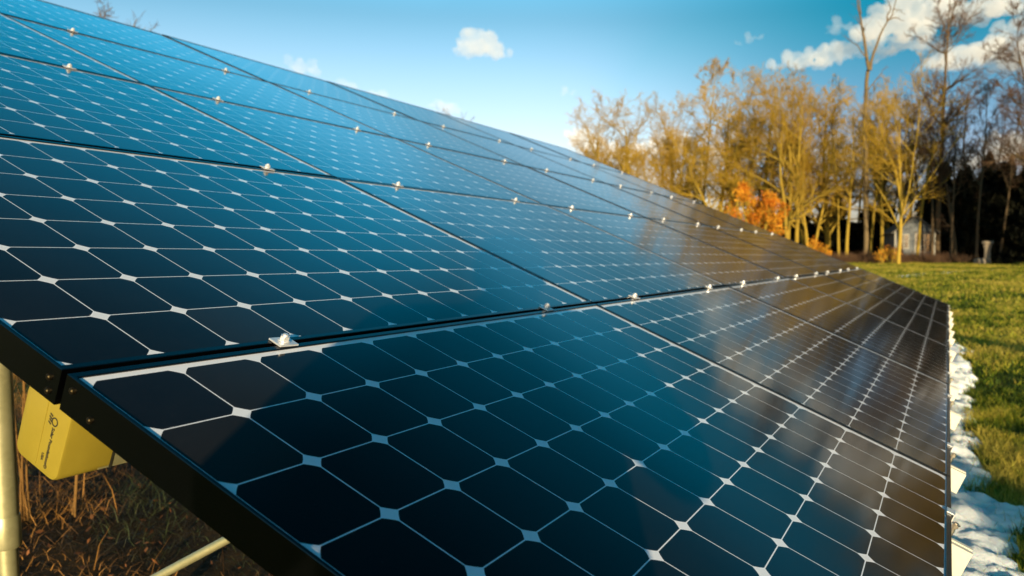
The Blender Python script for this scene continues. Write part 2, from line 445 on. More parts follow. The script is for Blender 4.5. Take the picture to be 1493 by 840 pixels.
def leg(b, x, label, sleeve):
    zt = P(0, b + .37, -1.67).z; y = P(0, b + .37, -1.67).y
    t = empty('support_leg', (x, y, 0)); r = .031
    g0 = gz(x, y) - .1
    mb = MB(); mb.cyl((0, 0, g0), (0, 0, zt - .01), r if not sleeve else .0245, n=28); mb.build('post', GALV, t, smooth=True)
    if sleeve:
        mb = MB(); mb.cyl((0, 0, .555), (0, 0, zt - .012), r, n=28); mb.lathe([(r + .001, .555), (r + .003, .56), (r + .003, .635), (r + .001, .64)], (0, 0, 0), 28)
        mb.build('sleeve', GALV, t, smooth=True)
    mb = MB(); mb.box(-.05, .05, -.045, .045, zt - .012, zt + .02); mb.build('saddle', GALV, t)
    tag(t, label, 'leg', 'round steel legs of the array'); return t
leg(9.4, .562, 'round galvanised steel leg with a sleeve beside the yellow end cap', True)
leg(9.4, 5.1, 'round galvanised steel leg under the middle of the array', False)
leg(.76, 3.0, 'round galvanised steel leg under the front beam, nearest the camera', False)
leg(.76, 7.6, 'round galvanised steel leg under the front beam, toward the far end', False)
leg(26.0, 1.0, 'tall round galvanised steel leg at the back of the array, near end', False)
leg(26.0, 7.0, 'tall round galvanised steel leg at the back of the array, far end', False)
def ray(x, y):
    d = Vector(((x - 831.2) / 1145.68, (y - 452.74) / 1145.68, 1))
    return Vector([sum(RW[i][j] * d[j] for j in range(3)) for i in range(3)])
pa = CW + ray(150, 884) * 2.2; pb = CW + ray(500, 696) * 2.15
t = empty('diagonal_brace', pa)
mb = MB(); mb.cyl((0, 0, 0), pb - pa, .0125, n=20); mb.build('tube', GALV, t, smooth=True)
tag(t, 'slim pale diagonal brace tube under the near edge of the array', 'brace')

# ------------------------------------------------------------------ garden shed and stone post at the edge of the wood
def siding(name, c1, c2):
    m = NG(name); oc = m.obj(); s3 = m.add('ShaderNodeSeparateXYZ'); m.l.new(oc, s3.inputs[0])
    f = m.math('FRACT', m.math('MULTIPLY', s3.outputs[2], 6.0))
    m.base(m.mix(m.noise(oc, 6, 5, .7), c1, c2)); m.pr(Roughness=.8); m.bump(f, .6, .02); return m.m
SIDE = siding('painted_siding', c4(.085, .10, .115), c4(.14, .15, .165))
m = NG('shed_roofing'); m.base(m.mix(m.noise(m.obj(), 30, 4), c4(.07, .065, .06), c4(.13, .12, .11))); m.pr(Roughness=.9); ROOF = m.m
m = NG('white_trim'); m.base(m.mix(m.noise(m.obj(), 20, 4), c4(.20, .19, .17), c4(.28, .27, .24))); m.pr(Roughness=.6); TRIM = m.m
m = NG('window_glass'); m.base(c4(.02, .03, .035)); m.pr(Roughness=.08, IOR=1.5); PANE = m.m
m = NG('weathered_stone'); oc = m.obj(); m.base(m.mix(m.noise(oc, 6, 6, .7), c4(.14, .11, .08), c4(.30, .25, .19))); m.pr(Roughness=.95); m.bump(m.noise(oc, 18, 6, .7), 1, .05); STONE = m.m
def shed():
    az = math.degrees(math.atan2(0, 1)); p = polar(2.05, 60)
    t = empty('garden_shed', p, (0, 0, R_(2.05 + 14)))     # local -x faces the camera
    w2, dpt, h, ap = 1.35, 3.2, 2.15, 3.15
    mb = MB(); prof = [(-w2, 0), (w2, 0), (w2, h), (0, ap - .06), (-w2, h)]
    mb.prism(prof, lambda u, v, s: Vector((s, u, v)), 0, dpt); mb.build('wall', SIDE, t)
    mb = MB()
    for sg in (1, -1):
        dy, dz = w2 + .25, -(ap - h) * (w2 + .25) / w2
        mb.prism([(0, ap), (sg * dy, ap + dz), (sg * dy, ap + dz + .09), (0, ap + .09)], lambda u, v, s: Vector((s, u, v)), -.25, dpt + .25)
    mb.build('roof', ROOF, t)
    mb = MB()
    for y in (-w2, w2 - .1): mb.box(-.03, -.001, y, y + .1, 0, h - .02)
    mb.build('corner_board', TRIM, t)
    def window(y0, y1, z0, z1, nx, nz):
        f = MB(); b = .07
        f.box(-.05, -.002, y0 - b, y1 + b, z1, z1 + b); f.box(-.05, -.002, y0 - b, y1 + b, z0 - b, z0)
        f.box(-.05, -.002, y0 - b, y0, z0, z1); f.box(-.05, -.002, y1, y1 + b, z0, z1)
        for k in range(1, nx): y = y0 + (y1 - y0) * k / nx; f.box(-.04, -.012, y - .02, y + .02, z0, z1)
        for k in range(1, nz): z = z0 + (z1 - z0) * k / nz; f.box(-.04, -.014, y0, y1, z - .02, z + .02)
        o = f.build('window', TRIM, t)
        q = MB(); q.box(-.012, -.004, y0, y1, z0, z1); q.build('pane', PANE, o)
    window(-1.05, -.05, .75, 1.95, 3, 3); window(.45, 1.0, 1.0, 1.9, 2, 2)
    mb = MB(); mb.box(-.06, -.002, -1.15, .05, 2.04, 2.14); mb.build('lintel', ROOF, t)
    tag(t, 'small grey gabled garden shed half hidden behind bare trees', 'shed')
shed()
def stone_post():
    t = empty('stone_post', polar(-2.25, 56))
    mb = MB(); pf = [(.30, -.15), (.30, .18), (.24, .22), (.235, .5), (.22, .9), (.24, 1.2), (.30, 1.5), (.33, 1.6), (.40, 1.63), (.40, 1.8), (.34, 1.84), (.0, 1.85)]
    V = []; F = []; n = 12; rr = random.Random(4)
    for r, z in pf[:-1]:
        for k in range(n):
            a = 2 * math.pi * k / n; q = 1 / max(abs(math.cos(a)), abs(math.sin(a))); q = min(q, 1.25)
            V.append((r * q * math.cos(a) + rr.uniform(-.012, .012), r * q * math.sin(a) + rr.uniform(-.012, .012), z + rr.uniform(-.01, .01)))
    for j in range(len(pf) - 2):
        for k in range(n): F.append((j * n + k, j * n + (k + 1) % n, (j + 1) * n + (k + 1) % n, (j + 1) * n + k))
    F.append(tuple(range((len(pf) - 2) * n, (len(pf) - 1) * n))); mb.add(V, F); mb.build('shaft', STONE, t)
    t.scale = (.8, .8, .8)
    tag(t, 'weathered stone post with a wider top standing on the far lawn', 'stone post')
stone_post()
def rock(p, sx, sy, sz, label, seed):
    bm = bmesh.new(); bmesh.ops.create_icosphere(bm, subdivisions=3, radius=1); rr = random.Random(seed)
    dirs = [Vector((rr.gauss(0, 1), rr.gauss(0, 1), rr.gauss(0, 1))).normalized() for _ in range(14)]; hs = [rr.uniform(.62, .95) for _ in dirs]
    for v in bm.verts:
        n = v.co.normalized(); r = min([1.0] + [h / max(n.dot(d), 1e-3) for d, h in zip(dirs, hs) if n.dot(d) > .2])
        v.co = Vector((n.x * r * sx, n.y * r * sy, n.z * r * sz))
    me = bpy.data.meshes.new('boulder'); bm.to_mesh(me); bm.free(); o = link('boulder', me, STONE); o.location = p; tag(o, label, 'boulder')
rock(polar(-1.75, 55.2) + Vector((0, 0, .15)), .30, .42, .34, 'pale boulder at the foot of the stone post', 5)

# ------------------------------------------------------------------ trees
nr = np.random.default_rng(11)
def norm(v): return v / np.maximum(np.linalg.norm(v, axis=-1, keepdims=True), 1e-9)
def tubes(paths, rad, s):
    """paths (B,k,3), rad (B,k) -> V, Q"""
    B, k, _ = paths.shape
    tan = np.gradient(paths, axis=1); tan = norm(tan)
    ref = np.where(np.abs(tan[:, :1, 2:3]) < .8, np.array([[[0, 0, 1.]]]), np.array([[[1., 0, 0]]]))
    a = norm(np.cross(tan, np.broadcast_to(ref, tan.shape))); b = np.cross(tan, a)
    th = np.arange(s) * 2 * np.pi / s
    V = paths[:, :, None] + rad[:, :, None, None] * (np.cos(th)[None, None, :, None] * a[:, :, None] + np.sin(th)[None, None, :, None] * b[:, :, None])
    ix = np.arange(B * k * s).reshape(B, k, s); nx_ = np.roll(ix, -1, 2)
    Qd = np.stack([ix[:, :-1], nx_[:, :-1], nx_[:, 1:], ix[:, 1:]], -1).reshape(-1, 4)
    return V.reshape(-1, 3), Qd
def walk(st, d, ln, k, wob, up):
    B = len(st); P_ = np.zeros((B, k, 3)); P_[:, 0] = st; d = norm(d)
    stp = (ln / (k - 1))[:, None]
    for i in range(1, k):
        d = norm(d + nr.normal(0, wob, (B, 3)) + np.array([0, 0, up])); P_[:, i] = P_[:, i - 1] + d * stp
    return P_
def children(P_, rad, n, t0, t1, ang, angv, ratio, rpow=1.0, lenfall=.6, mx=1e9):
    """spawn n children on each path"""
    B, k, _ = P_.shape
    t = nr.uniform(t0, t1, (B, n)); f = t * (k - 1); i = np.minimum(f.astype(int), k - 2); u = f - i
    bi = np.arange(B)[:, None]
    p0 = P_[bi, i]; p1 = P_[bi, i + 1]; st = p0 + (p1 - p0) * u[..., None]; tan = norm(p1 - p0)
    rd = norm(nr.normal(0, 1, (B, n, 3))); perp = norm(rd - tan * (rd * tan).sum(-1, keepdims=True))
    A = R_(1) * nr.normal(ang, angv, (B, n)); d = tan * np.cos(A)[..., None] + perp * np.sin(A)[..., None]
    Ln = np.linalg.norm(np.diff(P_, axis=1), axis=-1).sum(1)
    ln = Ln[:, None] * ratio * (1 - lenfall * (t - t0) / max(t1 - t0, 1e-3)) * nr.uniform(.7, 1.25, (B, n))
    r = (rad[bi, i] * (1 - u) + rad[bi, i + 1] * u) * .62
    return st.reshape(-1, 3), d.reshape(-1, 3), np.minimum(ln, mx).reshape(-1), r.reshape(-1)
def tree_mesh(name, H, r0, trunks=1, spread=.12, t0=.25, n1=14, ang1=48, n2=8, n3=6, n4=3, r1=.42, up1=.05, wob=.07, crown_t1=.98, tw=.0078, lenfall=.55, r2=.45):
    """two meshes: trunk with its limbs, crown of twigs"""
    d0 = np.zeros((trunks, 3)); d0[:, 2] = 1; d0[:, :2] += nr.normal(0, spread, (trunks, 2)) * (1 if trunks > 1 else .3)
    st = np.zeros((trunks, 3)); st[:, :2] = nr.normal(0, .12 * (trunks > 1), (trunks, 2)); st[:, 2] = -.2
    ln = H * nr.uniform(.82, 1, trunks) if trunks > 1 else np.array([H])
    k0 = 14; T = walk(st, d0, ln, k0, wob * .5, .02 if trunks > 1 else .0)
    tt = np.linspace(0, 1, k0)[None]; rr = r0 * (1 - tt) ** .8 + .012; rr = rr * np.where(tt < .06, 1.25, 1); rr = np.repeat(rr, trunks, 0)
    Va, Qa = tubes(T, rr, 8)
    s1, d1, l1, q1 = children(T, rr, n1, t0, crown_t1, ang1, 12, r1, lenfall=lenfall)
    k1 = 8; B1_ = walk(s1, d1, l1, k1, wob * 1.5, up1); t1_ = np.linspace(0, 1, k1)[None]
    R1 = np.maximum(q1[:, None] * (1 - t1_) ** .9, .009)
    Vb, Qb = tubes(B1_, R1, 5)
    s2, d2, l2, q2 = children(B1_, R1, n2, .15, 1, 42, 14, r2, lenfall=.4)
    B2_ = walk(s2, d2, l2, 5, wob * 2, up1); R2 = np.maximum(q2[:, None] * 1.2 * (1 - np.linspace(0, 1, 5)[None]), tw * 1.6)
    Vc, Qc = tubes(B2_, R2, 4)
    s3, d3, l3, q3 = children(B2_, R2, n3, .1, 1, 40, 15, .5, lenfall=.3)
    B3_ = walk(s3, d3, l3, 4, wob * 2.4, up1); R3 = np.maximum(q3[:, None] * (1 - np.linspace(0, 1, 4)[None]), tw * 1.15)
    Vd, Qd = tubes(B3_, R3, 3)
    V1 = np.concatenate([Va, Vb, Vc]); Q1 = np.concatenate([Qa, Qb + len(Va), Qc + len(Va) + len(Vb)])
    out = [(Vd, Qd)]
    if n4:
        s4, d4, l4, q4 = children(B3_, R3, n4, .1, 1, 38, 15, .6, lenfall=.2)
        B4_ = walk(s4, d4, np.maximum(l4, .25), 3, wob * 2.4, up1); R4 = np.full((len(s4), 3), tw * .7); R4[:, 2] *= .5
        out.append(tubes(B4_, R4, 3))
    V2 = []; Q2 = []; o = 0
    for v, q in out: V2.append(v); Q2.append(q + o); o += len(v)
    tips = B3_[:, -1]
    return (mesh_np(name + '_trunk', V1, Q1, smooth=True), mesh_np(name + '_crown', np.concatenate(V2), np.concatenate(Q2)), tips, B2_.reshape(-1, 3))
def leaves(P_, size, flat=0.0, rng_=nr):
    n = len(P_); a = norm(rng_.normal(0, 1, (n, 3))); c = norm(rng_.normal(0, 1, (n, 3)) + np.array([0, 0, flat])); b = norm(np.cross(a, c))
    a = np.cross(b, c); s = size * rng_.uniform(.6, 1.3, (n, 1))
    V = np.stack([P_ - a * s, P_ + b * s * .45 - a * s * .1, P_ + a * s, P_ - b * s * .45 - a * s * .1], 1).reshape(-1, 3)
    return V, np.arange(n * 4).reshape(-1, 4)
def bark(name, c1, c2, sc_=3.0):
    m = NG(name); oc = m.obj(); n = m.noise(oc, sc_, 5, .65)
    oi = m.add('ShaderNodeObjectInfo'); f = m.math('ADD', m.math('MULTIPLY', n, .7), m.math('MULTIPLY', oi.outputs['Random'], .35))
    m.base(m.mix(f, c1, c2)); m.pr(Roughness=.9, Specular_IOR_Level=.15); return m.m
BARK = bark('sunlit_pale_bark', c4(.15, .10, .016), c4(.47, .325, .05))  # lit copy: golden evening sunlight is put into the bark colour
TWIG = bark('sunlit_gold_twig', c4(.18, .095, .014), c4(.58, .37, .034), 1.2)  # lit copy: golden sunlight is put into the twig colour
DBARK = bark('shade_dark_bark', c4(.05, .036, .022), c4(.13, .09, .05))  # darker copy: carries the shade of the right-hand trees in its colour
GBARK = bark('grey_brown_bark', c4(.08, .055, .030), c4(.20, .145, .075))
DTWIG = bark('red_brown_twig', c4(.075, .042, .028), c4(.17, .098, .055), 1.2)  # also the shaded copy for the right-hand trees
def leafmat(name, c1, c2):
    m = NG(name); at = m.add('ShaderNodeAttribute', attribute_name='tint')
    m.base(m.mix(at.outputs['Fac'], c1, c2)); m.pr(Roughness=.7, Specular_IOR_Level=.2, Transmission_Weight=0.0)
    tr = m.add('ShaderNodeBsdfTranslucent'); m.set(tr.inputs[0], m.mix(at.outputs['Fac'], c1, c2)); mx = m.add('ShaderNodeMixShader'); mx.inputs[0].default_value = .3
    m.l.new(m.p.outputs[0], mx.inputs[1]); m.l.new(tr.outputs[0], mx.inputs[2]); m.l.new(mx.outputs[0], m.n['Material Output'].inputs[0]); return m.m
ORANGE = leafmat('orange_oak_leaf', c4(.52, .14, .008), c4(.80, .40, .035))
DGREEN = leafmat('shade_dark_needle', c4(.004, .005, .002), c4(.014, .014, .005))  # deep wood shade is put into this near-black leaf colour
BRUSHL = leafmat('dry_brush', c4(.045, .026, .012), c4(.17, .095, .035))
protos = {}
def proto(k, **kw): protos[k] = tree_mesh(k, **kw)
proto('oak', H=12.5, r0=.22, t0=.14, n1=20, ang1=54, n2=9, n3=7, n4=3, r1=.54, up1=.07, wob=.10, lenfall=.48)
proto('fork_oak', H=12.5, r0=.15, trunks=3, spread=.15, t0=.18, n1=11, ang1=50, n2=8, n3=6, n4=3, r1=.50, up1=.06, wob=.12, lenfall=.35)
proto('brush', H=11.5, r0=.11, trunks=4, spread=.14, t0=.2, n1=11, ang1=38, n2=8, n3=7, n4=3, r1=.38, up1=.08, lenfall=.4)
proto('brush_two', H=12, r0=.12, trunks=3, spread=.12, t0=.25, n1=13, ang1=42, n2=8, n3=7, n4=3, r1=.36, up1=.07, lenfall=.4)
proto('pole', H=14, r0=.12, t0=.45, n1=16, ang1=38, n2=7, n3=6, n4=3, r1=.26, up1=.07, wob=.05)
proto('pole_two', H=13, r0=.15, t0=.35, n1=16, ang1=44, n2=7, n3=6, n4=3, r1=.30, up1=.06, wob=.06)
proto('vase', H=11, r0=.125, t0=.13, n1=15, ang1=36, n2=7, n3=6, n4=3, r1=.70, up1=.09, wob=.06, lenfall=.55)
proto('sparse', H=16, r0=.14, t0=.45, n1=18, ang1=40, n2=7, n3=5, n4=3, r1=.22, up1=.06, wob=.05, tw=.009)
proto('slender', H=19.5, r0=.20, t0=.42, n1=24, ang1=50, n2=8, n3=5, n4=3, r1=.21, up1=.06, wob=.035, lenfall=.35, tw=.009)
proto('dark', H=13, r0=.16, t0=.22, n1=20, ang1=45, n2=8, n3=7, n4=3, r1=.30, up1=.05, wob=.08)
def tree(p, kind_, x, d, label, group, name='bare_tree', scale=1.0, barkm=None, twigm=None, rz=None, az=None):
    a = az if az is not None else math.degrees(AZF) - math.degrees(math.atan((x - 831.2) / 1145.68))
    t = empty(name, polar(a, d), (0, 0, nr.uniform(0, 6.28) if rz is None else rz)); t.scale = (scale,) * 3
    tm, cm, _, _ = protos[p]
    for nm, me, mt in (('trunk', tm, barkm or BARK), ('crown', cm, twigm or TWIG)):
        o = bpy.data.objects.new(nm, me); COL.objects.link(o); o.parent = t
        if not me.materials: me.materials.append(mt)
        if me.materials[0] != mt: o.material_slots[0].link = 'OBJECT'; o.material_slots[0].material = mt
    tag(t, label, 'tree', group); return t
# (prototype, photo column, distance, scale) of the sunlit front of the wood, from the left
front = [('oak', 862, 74, 1.06), ('brush', 893, 76, 1.0), ('oak', 925, 71, 1.05), ('brush_two', 962, 72, 1.05), ('oak', 985, 74, 1.08), ('sparse', 1018, 78, 1.14),
         ('oak', 1046, 68, 1.10), ('brush_two', 1085, 67, 1.06), ('oak', 1118, 66, 1.10), ('fork_oak', 1152, 60, 1.06), ('brush', 1180, 64, 1.04), ('oak', 1206, 66, 1.02), ('pole', 1222, 62, .84),
         ('pole_two', 1234, 60, .82), ('pole', 1268, 63, .86), ('pole_two', 1284, 61, .88), ('brush', 1300, 66, 1.02), ('vase', 1309, 55, .93), ('pole', 1336, 60, .82)]
ranks = np.argsort(np.argsort([f[1] for f in front]))
for k, (p, x, d, s) in enumerate(front):
    what = {'brush': 'many stemmed golden bare tree', 'brush_two': 'tangled golden bare tree', 'fork_oak': 'wide low forking bare tree', 'oak': 'broad bare tree', 'sparse': 'thin airy bare tree', 'pole': 'slender bare golden tree',
            'pole_two': 'upright golden tree', 'vase': 'low forked tree before the shed'}[p]
    tree(p, 0, x, d, '%s at the front of the wood, %s from the left' % (what, ORD[ranks[k]]), 'sunlit trees at the front of the wood', scale=s)
back = [('brush_two', 905, 86, 1.05), ('brush', 1000, 85, 1.1), ('pole_two', 1066, 80, 1.1), ('brush', 1100, 78, 1.05),
        ('pole_two', 1138, 76, 1.08), ('brush_two', 1195, 76, .98), ('pole', 1248, 71, .95), ('brush_two', 1284, 75, .92), ('pole_two', 1325, 72, .95)]
for k, (p, x, d, s) in enumerate(back):
    tree(p, 0, x, d, 'bare brown tree in the second row of the wood, %s from the left' % ORD[k], 'trees in the second row of the wood', scale=s)
right = [('dark', 1348, 62, .84), ('pole', 1358, 59, .83), ('pole_two', 1374, 64, .80), ('dark', 1392, 60, .80), ('pole', 1385, 58, .75), ('pole_two', 1405, 66, .95), ('sparse', 1422, 60, .72), ('pole', 1440, 68, .85),
         ('dark', 1432, 70, .75), ('sparse', 1456, 63, .70), ('pole', 1472, 66, .78), ('dark', 1486, 72, .72), ('pole_two', 1500, 64, .75), ('dark', 1528, 47, .92), ('pole', 1552, 60, .9)]
for k, (p, x, d, s) in enumerate(right):
    tree(p, 0, x, d, 'dark bare tree in the shaded right side of the wood, %s from the left' % ORD[k], 'shaded trees on the right of the wood', scale=s, barkm=DBARK, twigm=DTWIG)  # shade on this side is put into the dark bark and twigs
# trees beyond the right edge of the picture, mirrored in the panels
for k, (p, az, d, s) in enumerate([('pole_two', -7.4, 50, 1.05), ('brush_two', -9.8, 46, 1.05), ('brush', -11.5, 47, 1.12), ('pole_two', -13.0, 42, .98), ('oak', -15, 45, 1.05), ('brush_two', -17.5, 43, 1.0), ('oak', -21, 44, 1.0)]):
    tree(p, 0, 0, d, 'bare tree standing beyond the right edge of the lawn, %s from the left' % ORD[k], 'trees beyond the right edge', scale=s, az=az)
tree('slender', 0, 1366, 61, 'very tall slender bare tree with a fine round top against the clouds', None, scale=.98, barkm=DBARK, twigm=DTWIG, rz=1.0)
# far tree tops showing just over the top edge of the array
for k, (x, d, s, p) in enumerate([(98, 60, 1.16, 'oak'), (620, 95, 1.20, 'oak'), (655, 100, 1.30, 'brush'), (735, 100, 1.18, 'brush_two')]):
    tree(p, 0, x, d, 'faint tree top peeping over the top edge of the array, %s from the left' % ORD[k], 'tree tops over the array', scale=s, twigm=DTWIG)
# the tall dead tree that forks into two bare poles
def dead_tree():
    x = 1262; d = 59; base = polar(25.66 - math.degrees(math.atan((x - 831.2) / 1145.68)), d); t = empty('dead_tree', base)
    rt = Vector((RW[0][0], RW[1][0], 0)); u = 59 / 1145.68
    def q(px, py, dd=0): return rt * ((px - x) * u) + Vector((0, 0, (381 - py) * u)) + Vector((RW[0][2], RW[1][2], 0)) * dd
    paths = [([(1262, 384), (1259, 300), (1257, 240), (1256, 190), (1257, 150), (1260, 122)], .19, .12),
             ([(1260, 126), (1255, 95), (1249, 60), (1243, 35), (1240, 10)], .13, .02), ([(1260, 126), (1264, 100), (1273, 75), (1286, 55), (1298, 22)], .11, .02),
             ([(1285, 58), (1291, 55), (1305, 60)], .05, .012), ([(1252, 72), (1245, 62), (1238, 52)], .04, .012), ([(1257, 112), (1240, 92), (1222, 80)], .05, .012),
             ([(1281, 62), (1284, 45), (1281, 28)], .05, .012), ([(1247, 50), (1243, 28), (1236, 12)], .04, .012), ([(1259, 150), (1272, 132), (1283, 118)], .05, .012), ([(1290, 42), (1296, 44), (1302, 52)], .03, .01),
             ([(1257, 230), (1242, 205), (1228, 190)], .06, .015), ([(1257, 205), (1275, 178), (1288, 170)], .06, .015)]
    V = []; Q_ = []; o = 0
    for i, (pts, ra, rb) in enumerate(paths):
        P0 = [q(a, b, nr.uniform(-.3, .3) if j else 0) for j, (a, b) in enumerate(pts)]
        if i in (1, 2): P0[0] = q(1260, 124)
        k = 10; ts = np.linspace(0, len(P0) - 1, k); PP = []
        for s in ts:
            j = min(int(s), len(P0) - 2); PP.append(P0[j].lerp(P0[j + 1], s - j) + Vector(nr.normal(0, .03, 3)))
        v, f = tubes(np.array(PP)[None], np.linspace(ra, rb, k)[None], 7); V.append(v); Q_.append(f + o); o += len(v)
    link('trunk', mesh_np('dead_trunk', np.concatenate(V), np.concatenate(Q_), smooth=True), GBARK, t)
    # a few twigs on the upper poles
    W_ = np.array([np.array(v.reshape(10, 7, 3).mean(1)) for v in V[1:]]); Rr = np.full((len(W_), 10), .03)
    s_, d_, l_, _q = children(W_, Rr, 7, .3, 1, 40, 12, .25); tw_ = walk(s_, d_, l_, 5, .12, .06)
    v, f = tubes(tw_, np.linspace(.014, .005, 5)[None].repeat(len(tw_), 0), 3)
    link('crown', mesh_np('dead_twigs', v, f), DTWIG, t)
    tag(t, 'tall dead tree whose trunk forks into two bare poles against the clouds', 'tree')
dead_tree()
# young oak that has kept its orange leaves
def leafy(p0, H, label, cat, name, mat, nleaf, size, barkm, flat=0., **kw):
    tm, cm, tips, b2 = tree_mesh(name, H=H, **kw)
    t = empty(name, p0); link('trunk', tm, barkm, t); link('twigs', cm, barkm, t)
    ii = nr.integers(0, len(tips), nleaf); Pt = tips[ii] + nr.normal(0, size * 1.6, (nleaf, 3))
    V, Qd = leaves(Pt, size, flat)
    cl = np.repeat(np.clip(.5 + .35 * np.sin(Pt[:, 0] * 3.1 + Pt[:, 2] * 2.3) + nr.normal(0, .25, nleaf), 0, 1), 4)
    link('foliage', mesh_np(name + '_foliage', V, Qd, attr=cl), mat, t); tag(t, label, cat); return t
azx = lambda x: 25.66 - math.degrees(math.atan((x - 831.2) / 1145.68))
leafy(polar(azx(1104), 52), 4.9, 'young oak covered in bright orange leaves at the edge of the wood', 'tree', 'orange_oak', ORANGE, 8500, .080, BARK, r0=.08, trunks=4, spread=.22, t0=.2, n1=9, ang1=55, n2=6, n3=5, n4=0, r1=.42, tw=.008)
leafy(polar(azx(1182), 52), 1.7, 'low sprig of orange leaves right of the orange oak', 'shrub', 'orange_shrub', ORANGE, 900, .07, BARK, r0=.04, trunks=3, spread=.35, t0=.3, n1=8, ang1=52, n2=5, n3=4, n4=0, r1=.5, tw=.007)
leafy(polar(azx(1297), 56), 1.35, 'small rust red shrub in front of the shed', 'shrub', 'rust_shrub', ORANGE, 700, .055, BARK, r0=.03, trunks=5, spread=.4, t0=.2, n1=7, ang1=45, n2=5, n3=4, n4=0, r1=.55, tw=.006)
# near-black evergreens, added in place of the deep shade behind the trunks
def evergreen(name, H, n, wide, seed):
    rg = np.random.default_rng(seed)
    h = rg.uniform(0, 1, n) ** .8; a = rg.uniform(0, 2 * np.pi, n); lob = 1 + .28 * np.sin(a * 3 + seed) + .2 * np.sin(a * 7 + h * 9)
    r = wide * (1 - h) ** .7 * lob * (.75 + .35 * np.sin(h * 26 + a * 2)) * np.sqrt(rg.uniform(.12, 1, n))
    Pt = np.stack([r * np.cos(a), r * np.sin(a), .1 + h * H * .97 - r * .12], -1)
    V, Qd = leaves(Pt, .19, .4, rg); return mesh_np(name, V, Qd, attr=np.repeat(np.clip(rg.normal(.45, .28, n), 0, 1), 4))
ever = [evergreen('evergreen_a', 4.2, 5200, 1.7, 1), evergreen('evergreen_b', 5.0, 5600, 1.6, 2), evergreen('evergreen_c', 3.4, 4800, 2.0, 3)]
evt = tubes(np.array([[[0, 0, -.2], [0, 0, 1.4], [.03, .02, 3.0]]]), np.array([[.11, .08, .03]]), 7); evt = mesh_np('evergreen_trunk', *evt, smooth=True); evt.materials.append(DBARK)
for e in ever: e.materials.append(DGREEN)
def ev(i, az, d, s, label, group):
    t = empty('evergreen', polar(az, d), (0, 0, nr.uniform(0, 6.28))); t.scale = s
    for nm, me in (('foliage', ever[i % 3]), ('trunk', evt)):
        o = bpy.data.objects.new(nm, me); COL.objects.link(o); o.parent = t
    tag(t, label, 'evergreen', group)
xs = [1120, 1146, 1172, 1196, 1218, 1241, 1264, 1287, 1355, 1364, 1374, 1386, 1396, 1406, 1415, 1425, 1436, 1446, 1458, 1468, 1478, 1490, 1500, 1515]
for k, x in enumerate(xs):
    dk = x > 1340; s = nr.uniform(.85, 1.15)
    ev(k, azx(x), nr.uniform(68, 73) if not dk else nr.uniform(63, 70), (s * 1.1, s * 1.1, s * (.95 if not dk else 1.45 + .1 * (k % 3))), 'added dark evergreen in place of deep wood shade, %s from the left' % ORD[k], 'added dark evergreens in place of wood shade')
# low dry brush along the foot of the wood
def brush_mesh(name, n, seed):
    rg = np.random.default_rng(seed); B = n
    st = np.zeros((B, 3)); st[:, 0] = rg.normal(0, .55, B); st[:, 1] = rg.normal(0, .4, B); st[:, 2] = -.05
    d = np.stack([rg.normal(0, .45, B), rg.normal(0, .45, B), np.ones(B)], -1); ln = rg.uniform(.35, 1.15, B)
    st[:, :2] *= np.minimum(1, 1.1 / np.maximum(np.abs(st[:, :2]).max(1, keepdims=True), .01)); P_ = walk(st, d, ln, 5, .16, .0); return tubes(P_, np.linspace(.009, .004, 5)[None].repeat(B, 0), 3)
bru = [mesh_np('brush_%s' % 'abc'[i], *brush_mesh('b', 420, i)) for i in range(3)]
for b in bru: b.materials.append(DTWIG)
bx = list(range(1186, 1345, 14)) + [1352, 1366, 1382, 1400]
for k, x in enumerate(bx):
    o = link('dry_brush', bru[k % 3]); o.location = polar(azx(x), nr.uniform(57.5, 59.5)); o.rotation_euler = (0, 0, nr.uniform(0, 6.28)); o.scale = (1.1, 1.1, nr.uniform(.6, .95))
    tag(o, 'low dry brown brush at the foot of the wood, %s from the left' % ORD[k], 'brush', 'dry brush along the foot of the wood')
for k, (x, s) in enumerate([(1423, .30), (1455, .26), (1470, .24)]):
    ev(2, azx(x), 55.6, (s, s, s * .42), 'dark low shrub around the stone post, %s from the left' % ORD[k], 'low shrubs around the stone post')

# ------------------------------------------------------------------ snow, grass and litter
sx = np.arange(2.2, 12.0, .022); sy = np.arange(-.75, .55, .022)
ex = [2.2, 3.05, 3.2, 3.42, 3.62, 3.8, 4.05, 4.3, 4.62, 4.9, 5.2, 5.75, 6.4, 7.0, 7.4, 7.8, 8.3, 8.9, 9.4, 9.9, 10.6, 11.2, 12]
ey = [-.42, -.24, -.28, -.27, -.33, -.27, -.10, -.22, -.20, -.18, -.20, -.13, -.12, -.14, -.13, -.25, -.16, -.25, -.12, -.22, -.14, -.02, .1]
SX, SY = np.meshgrid(sx, sy)
edge = np.interp(SX, ex, ey) + .030 * np.sin(SX * 23 + 1.3 * np.sin(SX * 7)) + .018 * np.sin(SX * 51 + SY * 9)
def vnoise(x, y, seed):
    r = np.random.default_rng(seed); g_ = r.uniform(0, 1, (97, 97)); xi = np.floor(x).astype(int); yi = np.floor(y).astype(int)
    u = sm(x - xi); v = sm(y - yi); a = g_[yi % 97, xi % 97]; b = g_[yi % 97, (xi + 1) % 97]; c = g_[(yi + 1) % 97, xi % 97]; d = g_[(yi + 1) % 97, (xi + 1) % 97]
    return (a * (1 - u) + b * u) * (1 - v) + (c * (1 - u) + d * u) * v
t_in = np.minimum(SY - edge, .42 + .05 * np.sin(SX * 5) - SY)
t2 = .09 - np.hypot((SX - 3.72) * .55, SY + .46)                       # a separate patch
lump = .45 * vnoise(SX * 6, SY * 8, 1) + .32 * vnoise(SX * 15, SY * 18, 2) + .23 * vnoise(SX * 36, SY * 40, 3)
